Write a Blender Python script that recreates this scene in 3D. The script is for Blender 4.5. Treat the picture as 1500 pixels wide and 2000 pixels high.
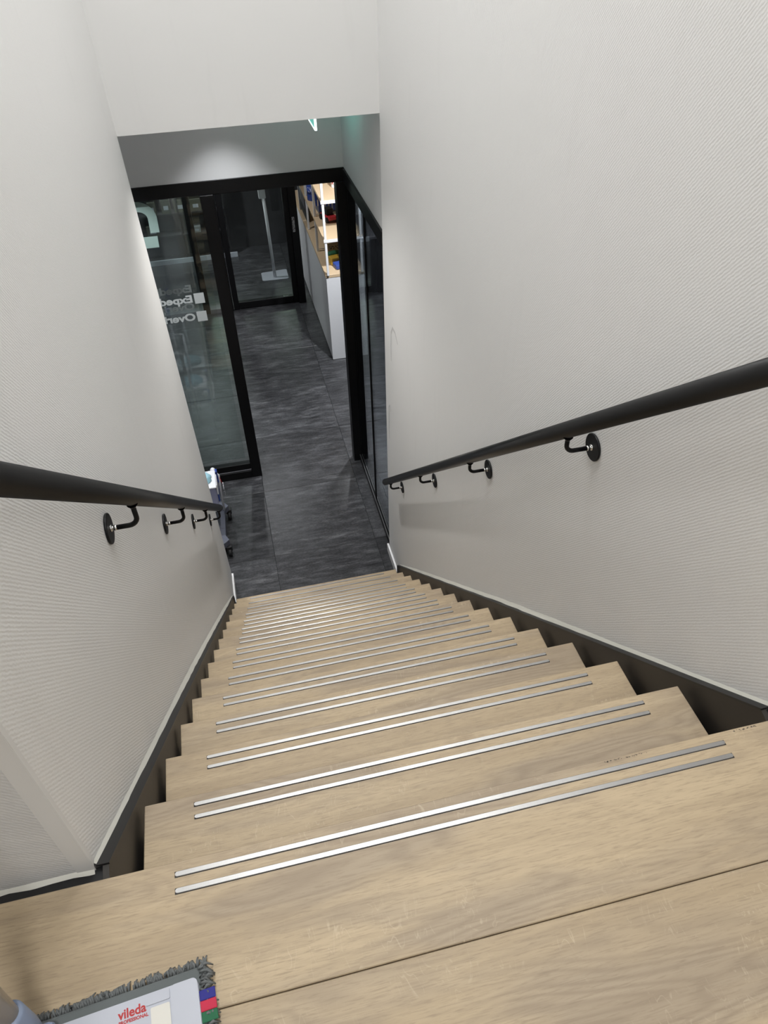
import bpy, bmesh, math, random
from mathutils import Vector, Matrix
random.seed(7)
for o in list(bpy.data.objects): bpy.data.objects.remove(o, do_unlink=True)
S = bpy.context.scene
COL = S.collection
PI = math.pi

# ------------------------------------------------------------------ measures (metres)
W = 1.15                 # stair width
G, R = 0.2142, 0.18839   # going and rise
N = 15
H = N * R                # landing height, lower floor is z = 0
XL, XR = -0.036, 1.192   # stairwell wall faces
YE = 3.36                # where the stairwell walls end
YG = 4.62                # glazed front of the lower room
ZB = 3.08                # underside of the bulkhead / lower ceiling
ZT = 6.9                 # stairwell ceiling

# ------------------------------------------------------------------ camera
def rot(yaw, pit, rol):
    return (Matrix.Rotation(yaw, 3, 'Z') @ Matrix.Rotation(pit, 3, 'X') @ Matrix.Rotation(rol, 3, 'Y'))
cam = bpy.data.cameras.new('camera'); co = bpy.data.objects.new('camera', cam); COL.objects.link(co)
M = rot(-0.20418, -0.72897, 0.03583)
rm = Matrix((( M[0][0], M[0][2], -M[0][1]), (M[1][0], M[1][2], -M[1][1]), (M[2][0], M[2][2], -M[2][1])))
co.matrix_world = Matrix.Translation((0.34076, -0.5658, H + 1.18525)) @ rm.to_4x4()
cam.sensor_fit = 'HORIZONTAL'; cam.sensor_width = 36.0; cam.lens = 1421.9 * 36 / 1500
cam.clip_start = 0.02; cam.clip_end = 60
S.camera = co

# ------------------------------------------------------------------ world, exposure
w = bpy.data.worlds.new('world'); S.world = w; w.use_nodes = True
w.node_tree.nodes['Background'].inputs[0].default_value = (0.9, 0.95, 1, 1)
w.node_tree.nodes['Background'].inputs[1].default_value = 0.02
S.view_settings.view_transform = 'Standard'; S.view_settings.look = 'None'
S.view_settings.exposure = 0.0; S.view_settings.gamma = 1.0
S.view_settings.use_curve_mapping = False

# light levels (the lamps themselves are built with their fixtures further down)
E_STAIR, E_LAND, E_HALL, E_ROOM, E_FAR = 24.5, 46.0, 54.0, 215.0, 110.0
C_WARM = (0.985, 0.995, 1.0); C_COOL = (0.95, 0.97, 1.0)

# ------------------------------------------------------------------ material helpers
class NT:
    def __init__(s, name):
        s.m = bpy.data.materials.new(name); s.m.use_nodes = True
        s.t = s.m.node_tree; s.n = s.t.nodes; s.b = s.n['Principled BSDF']; s.out = s.n['Material Output']
    def new(s, typ, **kw):
        n = s.n.new(typ)
        for k, v in kw.items(): setattr(n, k, v)
        return n
    def link(s, a, b): s.t.links.new(a, b)
    def val(s, x, sock):
        if hasattr(x, 'links'): s.link(x, sock)
        else: sock.default_value = x
    def math(s, op, a, b=0.0, c=None, clamp=False):
        n = s.new('ShaderNodeMath', operation=op, use_clamp=clamp)
        s.val(a, n.inputs[0]); s.val(b, n.inputs[1])
        if c is not None: s.val(c, n.inputs[2])
        return n.outputs[0]
    def mapping(s, vec, scale=(1, 1, 1), loc=(0, 0, 0), rot=(0, 0, 0)):
        n = s.new('ShaderNodeMapping'); s.link(vec, n.inputs[0])
        n.inputs['Scale'].default_value = scale; n.inputs['Location'].default_value = loc; n.inputs['Rotation'].default_value = rot
        return n.outputs[0]
    def noise(s, vec, scale=5, detail=4, rough=.55, dist=0):
        n = s.new('ShaderNodeTexNoise'); s.link(vec, n.inputs['Vector'])
        n.inputs['Scale'].default_value = scale; n.inputs['Detail'].default_value = detail
        n.inputs['Roughness'].default_value = rough; n.inputs['Distortion'].default_value = dist
        return n.outputs['Fac']
    def ramp(s, fac, stops, interp='LINEAR'):
        n = s.new('ShaderNodeValToRGB'); s.link(fac, n.inputs[0]); cr = n.color_ramp; cr.interpolation = interp
        while len(cr.elements) < len(stops): cr.elements.new(0.5)
        for e, (p, c) in zip(cr.elements, stops):
            e.position = p; e.color = (c if hasattr(c, '__len__') else (c, c, c)) + ((1,) if hasattr(c, '__len__') and len(c) == 3 else ()) if hasattr(c, '__len__') else (c, c, c, 1)
        return n.outputs[0]
    def mix(s, fac, a, b, mode='MIX'):
        n = s.new('ShaderNodeMix', data_type='RGBA', blend_type=mode)
        s.val(fac, n.inputs[0])
        for x, k in ((a, 6), (b, 7)):
            if hasattr(x, 'links'): s.link(x, n.inputs[k])
            else: n.inputs[k].default_value = tuple(x) + (1,)
        return n.outputs[2]
    def bump(s, h, strength=.2, dist=.001):
        n = s.new('ShaderNodeBump'); s.link(h, n.inputs['Height'])
        n.inputs['Strength'].default_value = strength; n.inputs['Distance'].default_value = dist
        s.link(n.outputs[0], s.b.inputs['Normal'])
    def sep(s, vec):
        n = s.new('ShaderNodeSeparateXYZ'); s.link(vec, n.inputs[0]); return n.outputs
    def obj(s): return s.new('ShaderNodeTexCoord').outputs['Object']
    def pos(s): return s.new('ShaderNodeNewGeometry').outputs['Position']
    def rnd(s): return s.new('ShaderNodeObjectInfo').outputs['Random']

def plain(name, c, rough=.5, metal=0.0, emit=None, es=1.0, spec=.5):
    k = NT(name); b = k.b
    v = k.noise(k.obj(), 35, 3)
    col = k.mix(k.math('MULTIPLY', v, .25), c, tuple(x * .82 for x in c))
    k.link(col, b.inputs['Base Color'])
    b.inputs['Roughness'].default_value = rough; b.inputs['Metallic'].default_value = metal
    b.inputs['Specular IOR Level'].default_value = spec
    if emit: b.inputs['Emission Color'].default_value = (*emit, 1); b.inputs['Emission Strength'].default_value = es
    return k.m

def mat_wall(name, c, texture=True):
    k = NT(name); p = k.pos(); s = k.sep(p)
    low = k.noise(p, 1.7, 3)
    col = k.mix(k.math('MULTIPLY', low, .35), c, tuple(x * .95 for x in c))
    # grey rubbing marks: vertical smears
    sm = k.noise(k.mapping(p, (9, 9, 1.3)), 1.0, 4, .6, .6)
    sm = k.ramp(sm, [(.60, 0.0), (.78, 1.0)])
    col = k.mix(k.math('MULTIPLY', sm, .05), col, (.36, .35, .34))
    k.link(col, k.b.inputs['Base Color']); k.b.inputs['Roughness'].default_value = .55
    k.b.inputs['Specular IOR Level'].default_value = .3
    if texture:
        h_ = k.math('ADD', s[0], s[1])
        d = k.math('ADD', k.math('MULTIPLY', h_, .766), k.math('MULTIPLY', s[2], .643))
        e = k.math('SUBTRACT', k.math('MULTIPLY', h_, .643), k.math('MULTIPLY', s[2], .766))
        wob = k.math('MULTIPLY', k.noise(p, 110, 3), 5.5)
        tw = k.math('SINE', k.math('ADD', k.math('MULTIPLY', d, 2 * PI / .0064), wob))
        cr = k.math('SINE', k.math('ADD', k.math('MULTIPLY', e, 2 * PI / .013), wob))
        brk = k.noise(k.mapping(p, (60, 60, 60)), 1.0, 2)
        h = k.math('MULTIPLY', tw, k.math('MULTIPLY_ADD', brk, .9, .25))
        h = k.math('ADD', h, k.math('MULTIPLY', cr, .35))
        k.bump(h, .20, .0010)
    else:
        k.bump(k.noise(p, 90, 3), .08, .001)
    return k.m

def mat_wood(name, tint=(1, 1, 1), sc=1.0):
    k = NT(name)
    c = k.new('ShaderNodeTexCoord').outputs['Object']
    r = k.rnd()
    off = k.new('ShaderNodeCombineXYZ'); k.link(k.math('MULTIPLY', r, 37.0), off.inputs[0]); k.link(k.math('MULTIPLY', r, 91.0), off.inputs[1])
    va = k.new('ShaderNodeVectorMath', operation='ADD'); k.link(c, va.inputs[0]); k.link(off.outputs[0], va.inputs[1])
    p = va.outputs[0]
    # growth figure: contour lines of a field stretched along the board give cathedrals and straight grain
    field = k.noise(k.mapping(p, (1.3, 7.5, 7.5)), 1.0, 2, .45, .25)
    ring = k.math('SINE', k.math('MULTIPLY', field, 150.0))
    ring = k.math('POWER', k.math('MULTIPLY_ADD', ring, .5, .5), 1.8)
    patch = k.ramp(k.noise(k.mapping(p, (1.7, 8, 8), loc=(3, 9, 0)), 1.0, 3, .5, .3), [(.46, 0.0), (.60, 1.0)])
    broad = k.noise(k.mapping(p, (1.2, 16, 16)), 1.0, 4, .55, .4)
    fine = k.noise(k.mapping(p, (30, 420, 420)), 1.0, 4, .65, .4)
    mid = k.noise(k.mapping(p, (5, 85, 85)), 1.0, 5, .6, .5)
    lt = (.510, .402, .265); dk = (.405, .314, .205); gr = (.345, .282, .213)
    col = k.mix(k.ramp(broad, [(.36, 0.0), (.64, 1.0)]), dk, lt)
    col = k.mix(k.math('MULTIPLY', patch, .62), col, gr)
    rp_ = k.math('MULTIPLY_ADD', patch, .40, .08)
    col = k.mix(k.math('MULTIPLY', ring, rp_), col, (.27, .21, .15))
    col = k.mix(k.math('MULTIPLY', k.ramp(mid, [(.47, 0.0), (.72, 1.0)]), .34), col, (.31, .24, .165))
    col = k.mix(k.math('MULTIPLY', k.ramp(fine, [(.50, 0.0), (.68, 1.0)]), .55), col, (.26, .20, .14))
    # pale medullary flecks: thin wavering lines across the grain, only in some areas
    f2 = k.noise(k.mapping(p, (30, 9, 9), rot=(0, 0, .35)), 1.0, 2, .5, 1.1)
    fl = k.ramp(k.math('ABSOLUTE', k.math('SUBTRACT', k.math('FRACT', k.math('MULTIPLY', f2, 7.0)), .5)), [(.0, 1.0), (.075, 0.0)])
    flm = k.ramp(k.noise(k.mapping(p, (2.0, 6, 6), loc=(5, 3, 0)), 1.0, 3), [(.50, 0.0), (.60, 1.0)])
    brk = k.ramp(k.noise(k.mapping(p, (22, 40, 40)), 1.0, 2), [(.46, 0.0), (.58, 1.0)])
    col = k.mix(k.math('MULTIPLY', k.math('MULTIPLY', fl, k.math('MULTIPLY', flm, brk)), .30), col, (.70, .59, .43))
    # knots
    vo = k.new('ShaderNodeTexVoronoi', feature='F1'); k.link(k.mapping(p, (2.2, 5.0, 5.0)), vo.inputs['Vector']); vo.inputs['Scale'].default_value = 1
    kn = k.ramp(vo.outputs['Distance'], [(.02, 1.0), (.12, 0.0)])
    kn = k.math('MULTIPLY', kn, k.ramp(k.noise(k.mapping(p, (40, 60, 60)), 1.0, 3), [(.35, .2), (.65, 1.0)]))
    col = k.mix(k.math('MULTIPLY', kn, .60), col, (.19, .135, .09))
    hue = k.mix(1.0, col, tint, 'MULTIPLY')
    k.link(hue, k.b.inputs['Base Color'])
    k.b.inputs['Roughness'].default_value = .52; k.b.inputs['Specular IOR Level'].default_value = .3
    k.bump(fine, .10, .0006)
    return k.m

def mat_tile():
    k = NT('slate_tile'); p = k.pos(); r = k.rnd()
    off = k.new('ShaderNodeCombineXYZ'); k.link(k.math('MULTIPLY', r, 23.0), off.inputs[0]); k.link(k.math('MULTIPLY', r, 57.0), off.inputs[1])
    va = k.new('ShaderNodeVectorMath', operation='ADD'); k.link(p, va.inputs[0]); k.link(off.outputs[0], va.inputs[1]); q = va.outputs[0]
    st = k.noise(k.mapping(q, (3.4, 12, 8)), 1.0, 10, .70, .2)
    bl = k.noise(q, 2.2, 4, .5)
    gr = k.noise(k.mapping(q, (.6, 1.3, 1)), 95, 5, .75)
    a = k.ramp(st, [(.28, (.034, .0345, .037)), (.5, (.064, .065, .070)), (.70, (.150, .152, .160))])
    a = k.mix(k.math('MULTIPLY', k.ramp(gr, [(.53, 0.0), (.63, 1.0)]), .7), a, (.016, .016, .018))
    a = k.mix(k.math('MULTIPLY', k.ramp(gr, [(.36, 1.0), (.46, 0.0)]), .45), a, (.15, .153, .16))
    tone = k.math('MULTIPLY_ADD', r, .38, .46)
    md = k.noise(k.mapping(q, (7, 34, 20)), 1.0, 5, .7)
    tone = k.math('MULTIPLY', tone, k.math('MULTIPLY_ADD', bl, .9, .50))
    tone = k.math('MULTIPLY', tone, k.math('MULTIPLY_ADD', k.ramp(md, [(.32, 0.0), (.68, 1.0)]), 1.15, .45))
    cx = k.new('ShaderNodeCombineXYZ')
    for i in range(3): k.link(tone, cx.inputs[i])
    k.link(k.mix(1.0, a, cx.outputs[0], 'MULTIPLY'), k.b.inputs['Base Color'])
    k.link(k.ramp(st, [(.3, .27), (.7, .42)]), k.b.inputs['Roughness'])
    k.bump(k.math('ADD', st, k.math('MULTIPLY', gr, .25)), .06, .002)
    return k.m

def mat_glass(name, tint=(.93, .96, .95), rough=0.0, ior=1.5):
    k = NT(name)
    tr = k.new('ShaderNodeBsdfTransparent'); tr.inputs[0].default_value = (*tint, 1)
    gl = k.new('ShaderNodeBsdfGlossy'); gl.inputs['Roughness'].default_value = rough; gl.inputs['Color'].default_value = (.95, .97, 1, 1)
    # thin pane: reflectance from the angle of view, the same from both sides of each face
    ge = k.new('ShaderNodeNewGeometry'); dt = k.new('ShaderNodeVectorMath', operation='DOT_PRODUCT')
    k.link(ge.outputs['Incoming'], dt.inputs[0]); k.link(ge.outputs['Normal'], dt.inputs[1])
    f0 = ((ior - 1) / (ior + 1)) ** 2
    c1 = k.math('SUBTRACT', 1.0, k.math('ABSOLUTE', dt.outputs['Value']), clamp=True)
    fr = k.math('MULTIPLY_ADD', k.math('POWER', c1, 5.0), 1 - f0, f0)
    mx = k.new('ShaderNodeMixShader'); k.link(fr, mx.inputs[0]); k.link(tr.outputs[0], mx.inputs[1]); k.link(gl.outputs[0], mx.inputs[2])
    k.link(mx.outputs[0], k.out.inputs[0]); k.n.remove(k.b)
    return k.m

def mat_brushed():
    k = NT('brushed_aluminium'); p = k.obj()
    n = k.noise(k.mapping(p, (900, 30, 30)), 1.0, 2)
    k.link(k.mix(n, (.33, .325, .32), (.45, .445, .435)), k.b.inputs['Base Color'])
    k.b.inputs['Metallic'].default_value = 1.0; k.b.inputs['Roughness'].default_value = .42
    k.bump(n, .05, .0005)
    return k.m

def mat_print(name, base, ink, sx, sy):
    """label with rows of small printed marks"""
    k = NT(name); p = k.obj()
    n = k.noise(k.mapping(p, (sx, sx, sy)), 1.0, 1)
    k.link(k.mix(k.ramp(n, [(.54, 0.0), (.56, 1.0)]), base, ink), k.b.inputs['Base Color'])
    k.b.inputs['Roughness'].default_value = .5
    return k.m

MT = dict(
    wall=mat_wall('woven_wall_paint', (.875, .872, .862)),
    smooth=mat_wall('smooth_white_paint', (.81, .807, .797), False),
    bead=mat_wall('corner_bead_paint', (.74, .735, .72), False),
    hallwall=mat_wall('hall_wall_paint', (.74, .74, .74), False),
    caulk=mat_wall('chipped_plaster_edge', (.74, .73, .66), False),
    wood=mat_wood('pale_oak'),
    shelfwood=plain('birch_shelf', (.62, .47, .30), .5),
    tile=mat_tile(),
    grout=plain('dark_grout', (.02, .02, .022), .8),
    dark=plain('dark_bronze_stringer', (.030, .026, .022), .5),
    darkedge=plain('black_stringer_edge', (.008, .008, .009), .45),
    black=plain('black_powder_coat', (.0035, .0035, .0042), .42, spec=.3),
    rail=plain('black_satin_rail', (.005, .005, .0055), .36, spec=.4),
    steel=plain('bright_steel', (.75, .74, .72), .22, 1.0),
    alu=mat_brushed(),
    glass=mat_glass('clear_glass'),
    tint=mat_glass('grey_tinted_glass', (.70, .73, .75), 0.0, 1.55),
    white=plain('white_lacquer', (.80, .81, .83), .4),
    skirt=plain('white_skirting', (.85, .85, .86), .35),
    riser=plain('dark_riser', (.10, .08, .06), .6),
    vinyl=plain('white_vinyl', (.55, .58, .57), .5, emit=None),
    ghostgrey=plain('grey_vinyl', (.27, .27, .27), .6),
    vinylgreen=plain('pale_green_vinyl', (.27, .37, .34), .5),
    farwall=plain('charcoal_wall', (.045, .045, .048), .7),
    roomceil=plain('room_ceiling', (.20, .20, .20), .8),
    whiteplastic=plain('white_plastic', (.82, .83, .86), .35),
    greyplastic=plain('blue_grey_plastic', (.115, .125, .16), .45),
    violet=plain('violet_grey_plastic', (.28, .29, .42), .45),
    blue=plain('blue_plastic', (.035, .075, .32), .4),
    cyan=plain('light_blue_cloth', (.36, .62, .72), .8),
    rubber=plain('black_rubber', (.015, .015, .016), .6),
    red=plain('red_plastic', (.50, .03, .04), .4),
    green=plain('green_plastic', (.02, .13, .06), .5),
    yellow=plain('yellow_plastic', (.68, .42, .05), .45),
    card=plain('cardboard', (.48, .36, .22), .8),
    bottlegrey=plain('grey_plastic', (.12, .12, .13), .5),
    yarn=plain('grey_yarn', (.155, .165, .165), .9),
    pad=plain('grey_microfibre', (.13, .145, .145), .9),
    plate=plain('pale_grey_plate', (.50, .52, .58), .4),
    platelight=plain('cream_label', (.70, .68, .62), .5),
    logored=plain('logo_red', (.45, .03, .03), .5),
    tagblue=plain('tag_blue', (.02, .02, .22), .7), tagred=plain('tag_red', (.52, .02, .06), .7), taggreen=plain('tag_green', (.01, .12, .05), .7),
    pole=plain('beige_pole', (.52, .47, .40), .35, .3),
    joint=plain('slate_blue_plastic', (.22, .27, .38), .4),
    lamp=plain('lamp_diffuser', (.9, .9, .9), .5, emit=(1.0, .98, .95), es=7.0),
    lampc=plain('downlight_diffuser', (.9, .9, .9), .5, emit=(.96, .97, 1.0), es=12.0),
    exit=plain('exit_sign_face', (.3, .8, .7), .4, emit=(.25, 1.0, .85), es=.35),
    exitedge=plain('exit_sign_edge', (.8, 1, 1), .3, emit=(.85, 1.0, 1.0), es=2.0),
    screen=plain('green_glint_panel', (.5, .7, .6), .4, emit=(.82, 1.0, .86), es=14.0),
)

# ------------------------------------------------------------------ geometry helpers
def mk(name, bm, mat, parent=None, loc=(0, 0, 0), smooth=False):
    me = bpy.data.meshes.new(name); bm.normal_update(); bm.to_mesh(me); bm.free()
    me.materials.append(MT[mat] if isinstance(mat, str) else mat)
    if smooth:
        for p in me.polygons: p.use_smooth = True
    o = bpy.data.objects.new(name, me); COL.objects.link(o); o.location = loc
    if parent is not None: o.parent = parent
    return o
def empty(name, loc=(0, 0, 0), rz=0):
    o = bpy.data.objects.new(name, None); COL.objects.link(o); o.location = loc; o.rotation_euler = (0, 0, rz); o.empty_display_size = .1
    return o
def thing(o, label, cat, group=None):
    o['label'] = label; o['category'] = cat
    if group: o['group'] = group
    return o
def struct(o, label, cat):
    o['kind'] = 'structure'; o['label'] = label; o['category'] = cat; return o
def bbox(bm, x0, x1, y0, y1, z0, z1, bev=0.0, seg=2):
    vs = [bm.verts.new(v) for v in ((x0, y0, z0), (x1, y0, z0), (x1, y1, z0), (x0, y1, z0), (x0, y0, z1), (x1, y0, z1), (x1, y1, z1), (x0, y1, z1))]
    fs = [bm.faces.new([vs[i] for i in f]) for f in ((0, 3, 2, 1), (4, 5, 6, 7), (0, 1, 5, 4), (1, 2, 6, 5), (2, 3, 7, 6), (3, 0, 4, 7))]
    if bev:
        es = list({e for f in fs for e in f.edges})
        bmesh.ops.bevel(bm, geom=es, offset=bev, segments=seg, profile=.5, affect='EDGES')
    return vs
def box(name, x, y, z, mat, parent=None, bev=0.0, seg=2):
    """box centred on its own origin at the middle of its base"""
    bm = bmesh.new(); cx, cy = (x[0] + x[1]) / 2, (y[0] + y[1]) / 2
    bbox(bm, x[0] - cx, x[1] - cx, y[0] - cy, y[1] - cy, 0, z[1] - z[0], bev, seg)
    o = mk(name, bm, mat, None)
    base = Vector((cx, cy, z[0]))
    if parent is not None:
        o.parent = parent; base = base - wloc(parent)
    o.location = base
    return o
def wloc(o):
    v = Vector(o.location)
    if o.parent is not None: v = v + wloc(o.parent)
    return v
def tube(bm, pts, r, n=12, caps=True):
    pts = [Vector(p) for p in pts]; rings = []
    rr = r if hasattr(r, '__len__') else [r] * len(pts)
    up = None
    for i, p in enumerate(pts):
        d = (pts[min(i + 1, len(pts) - 1)] - pts[max(i - 1, 0)]).normalized()
        if up is None: up = Vector((0, 0, 1)) if abs(d.z) < .9 else Vector((1, 0, 0))
        a = d.cross(up).normalized(); b = a.cross(d).normalized(); up = b
        rings.append([bm.verts.new(p + (a * math.cos(2 * PI * k / n) + b * math.sin(2 * PI * k / n)) * rr[i]) for k in range(n)])
    for A, B in zip(rings, rings[1:]):
        for k in range(n): bm.faces.new((A[k], A[(k + 1) % n], B[(k + 1) % n], B[k]))
    if caps:
        bm.faces.new(rings[0][::-1]); bm.faces.new(rings[-1])
    return rings
def tubeobj(name, pts, r, mat, parent=None, n=14):
    p0 = Vector(pts[0]); bm = bmesh.new(); tube(bm, [Vector(p) - p0 for p in pts], r, n)
    bmesh.ops.recalc_face_normals(bm, faces=bm.faces)
    o = mk(name, bm, mat, None, smooth=True); b = p0
    for pl in o.data.polygons:
        if len(pl.vertices) > 4: pl.use_smooth = False
    if parent is not None: o.parent = parent; b = p0 - wloc(parent)
    o.location = b
    return o
def prism(name, outline, z0, z1, mat, parent=None, bev=0.0):
    cx = sum(p[0] for p in outline) / len(outline); cy = sum(p[1] for p in outline) / len(outline)
    bm = bmesh.new()
    a = [bm.verts.new((x - cx, y - cy, 0)) for x, y in outline]; b = [bm.verts.new((x - cx, y - cy, z1 - z0)) for x, y in outline]
    bm.faces.new(a[::-1]); bm.faces.new(b); n = len(a)
    for i in range(n): bm.faces.new((a[i], a[(i + 1) % n], b[(i + 1) % n], b[i]))
    bmesh.ops.recalc_face_normals(bm, faces=bm.faces)
    if bev: bmesh.ops.bevel(bm, geom=list(bm.edges), offset=bev, segments=2, profile=.5, affect='EDGES')
    o = mk(name, bm, mat, None); base = Vector((cx, cy, z0))
    if parent is not None: o.parent = parent; base -= wloc(parent)
    o.location = base
    return o
def lathe(name, prof, mat, parent=None, loc=(0, 0, 0), n=24, rotm=None):
    """prof: list of (radius, height)"""
    bm = bmesh.new(); rings = []
    for r_, h in prof:
        rings.append([bm.verts.new((r_ * math.cos(2 * PI * k / n), r_ * math.sin(2 * PI * k / n), h)) for k in range(n)])
    for A, B in zip(rings, rings[1:]):
        for k in range(n): bm.faces.new((A[k], A[(k + 1) % n], B[(k + 1) % n], B[k]))
    bm.faces.new(rings[0][::-1]); bm.faces.new(rings[-1])
    if rotm is not None: bmesh.ops.transform(bm, matrix=rotm, verts=bm.verts)
    bmesh.ops.recalc_face_normals(bm, faces=bm.faces)
    o = mk(name, bm, mat, None, smooth=False)
    for pl in o.data.polygons: pl.use_smooth = len(pl.vertices) == 4
    b = Vector(loc)
    if parent is not None: o.parent = parent; b = b - wloc(parent)
    o.location = b
    return o
def text(name, body, size, mat, parent, matrix, extrude=.0004, bold=0.0, align='LEFT', shear=0):
    cu = bpy.data.curves.new(name, 'FONT'); cu.body = body; cu.size = size; cu.extrude = extrude; cu.offset = bold; cu.align_x = align; cu.resolution_u = 4
    t = bpy.data.objects.new(name + '_curve', cu); COL.objects.link(t)
    bpy.context.view_layer.update()
    me = bpy.data.meshes.new_from_object(t.evaluated_get(bpy.context.evaluated_depsgraph_get()))
    bpy.data.objects.remove(t, do_unlink=True); bpy.data.curves.remove(cu)
    me.materials.clear(); me.materials.append(MT[mat]); me.transform(matrix)
    o = bpy.data.objects.new(name, me); COL.objects.link(o)
    c = sum((v.co for v in me.vertices), Vector()) / max(1, len(me.vertices))
    me.transform(Matrix.Translation(-c)); o.location = c
    if parent is not None: o.parent = parent; o.location = c - wloc(parent)
    return o
def grid_wall(name, f, nu, nv, thick, mat):
    """solid slab whose visible face is f(u,v) and which is thick in the direction thick"""
    bm = bmesh.new(); t = Vector(thick)
    A = [[bm.verts.new(f(i / nu, j / nv)) for j in range(nv + 1)] for i in range(nu + 1)]
    B = [[bm.verts.new(Vector(f(i / nu, j / nv)) + t) for j in range(nv + 1)] for i in range(nu + 1)]
    for i in range(nu):
        for j in range(nv):
            bm.faces.new((A[i][j], A[i + 1][j], A[i + 1][j + 1], A[i][j + 1])); bm.faces.new((B[i][j], B[i][j + 1], B[i + 1][j + 1], B[i + 1][j]))
    for i in range(nu):
        bm.faces.new((A[i][0], B[i][0], B[i + 1][0], A[i + 1][0])); bm.faces.new((A[i][nv], A[i + 1][nv], B[i + 1][nv], B[i][nv]))
    for j in range(nv):
        bm.faces.new((A[0][j], A[0][j + 1], B[0][j + 1], B[0][j])); bm.faces.new((A[nu][j], B[nu][j], B[nu][j + 1], A[nu][j + 1]))
    bmesh.ops.recalc_face_normals(bm, faces=bm.faces)
    return mk(name, bm, mat)
def rename_light(name, typ, energy, color, loc, parent=None, **kw):
    l = bpy.data.lights.new(name, typ); l.energy = energy; l.color = color
    for k, v in kw.items(): setattr(l, k, v)
    o = bpy.data.objects.new(name, l); COL.objects.link(o); b = Vector(loc)
    if parent is not None: o.parent = parent; b = b - wloc(parent)
    o.location = b
    return o

# ================================================================== THE SETTING
# stairwell walls: the faces are not quite plumb at the far end
def xl(y, z):
    t = max(0, min(1, y / YE)); return XL + t * (0.014 - 0.042 * (z / ZB))
def xr(y, z):
    t = max(0, min(1, y / YE)); return XR + t * (-0.005 + 0.016 * (z / ZB))
YJ = 0.03
zs = [0, ZB, ZT]
def zmap(v): return v * 2 * ZB if v <= .5 else ZB + (v - .5) * 2 * (ZT - ZB)
wl = grid_wall('wall_left', lambda u, v: (xl(YJ + u * (YE - YJ), zmap(v)), YJ + u * (YE - YJ), zmap(v)), 8, 8, (-.14, 0, 0), 'wall')
struct(wl, 'white woven-textured stairwell wall behind the left handrail', 'wall')
wr = grid_wall('wall_right', lambda u, v: (xr(YJ + u * (YE - YJ), zmap(v)), YJ + u * (YE - YJ), zmap(v)), 8, 8, (.14, 0, 0), 'wall')
struct(wr, 'white woven-textured stairwell wall behind the right handrail', 'wall')
# bulkhead over the opening, in the plane where the walls end
bm = bmesh.new(); bbox(bm, xl(YE, ZB) - .02, xr(YE, ZB) + .02, YE - .004, YE + .16, ZB, ZT)
struct(mk('wall_bulkhead', bm, 'smooth'), 'smooth white bulkhead wall above the opening to the lower hall', 'wall')
# landing: walls that turn outwards on both sides of the stairhead
for nm, x0, x1, lab in (('wall_landing_left', -1.6, XL - .0005, 'white textured wall return at the left of the landing'), ('wall_landing_right', XR + .0005, 2.4, 'white textured wall return at the right of the landing')):
    o = box(nm, (x0, x1), (YJ, YJ + .12), (H - .026, ZT), 'wall'); struct(o, lab, 'wall')
    if nm.endswith('left'):
        # smooth corner bead, both flanges
        box('corner_bead', (XL - .027, XL + .0012), (YJ - .0012, YJ + .001), (H - .024, ZT - .01), 'bead', o)
        box('corner_bead', (XL - .0008, XL + .0014), (YJ, YJ + .010), (H - .010, ZT - .01), 'smooth', o)
        bm = bmesh.new(); n = 26; rows = []
        for i in range(n + 1):
            x = -.9 + (XL + .9) * i / n; zz = H - .026 + random.uniform(0, .0035)
            rows.append([bm.verts.new((x, YJ, zz + .005)), bm.verts.new((x, YJ - .006 - random.uniform(0, .003), zz)), bm.verts.new((x, YJ, zz - .004))])
        for A, B in zip(rows, rows[1:]):
            for k in range(2): bm.faces.new((A[k], A[k + 1], B[k + 1], B[k]))
        mk('plaster_edge', bm, 'caulk', o, -wloc(o))
    else:
        box('corner_bead', (XR - .0012, XR + .027), (YJ - .0012, YJ + .001), (H - .024, ZT - .01), 'bead', o)
# the landing space behind the camera
struct(box('wall_back', (-1.6, 2.4), (-3.3, -3.2), (H - .2, ZT), 'smooth'), 'white wall behind the landing', 'wall')
struct(box('wall_landing_far_left', (-1.7, -1.6), (-3.3, YJ + .12), (H - .2, ZT), 'smooth'), 'white end wall on the left of the landing', 'wall')
struct(box('wall_landing_far_right', (2.4, 2.5), (-3.3, YJ + .12), (H - .2, ZT), 'smooth'), 'white end wall on the right of the landing', 'wall')
struct(box('ceiling', (-1.7, 2.5), (-3.3, YE + .16), (ZT, ZT + .1), 'smooth'), 'white ceiling above the stairwell', 'ceiling')

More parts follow.
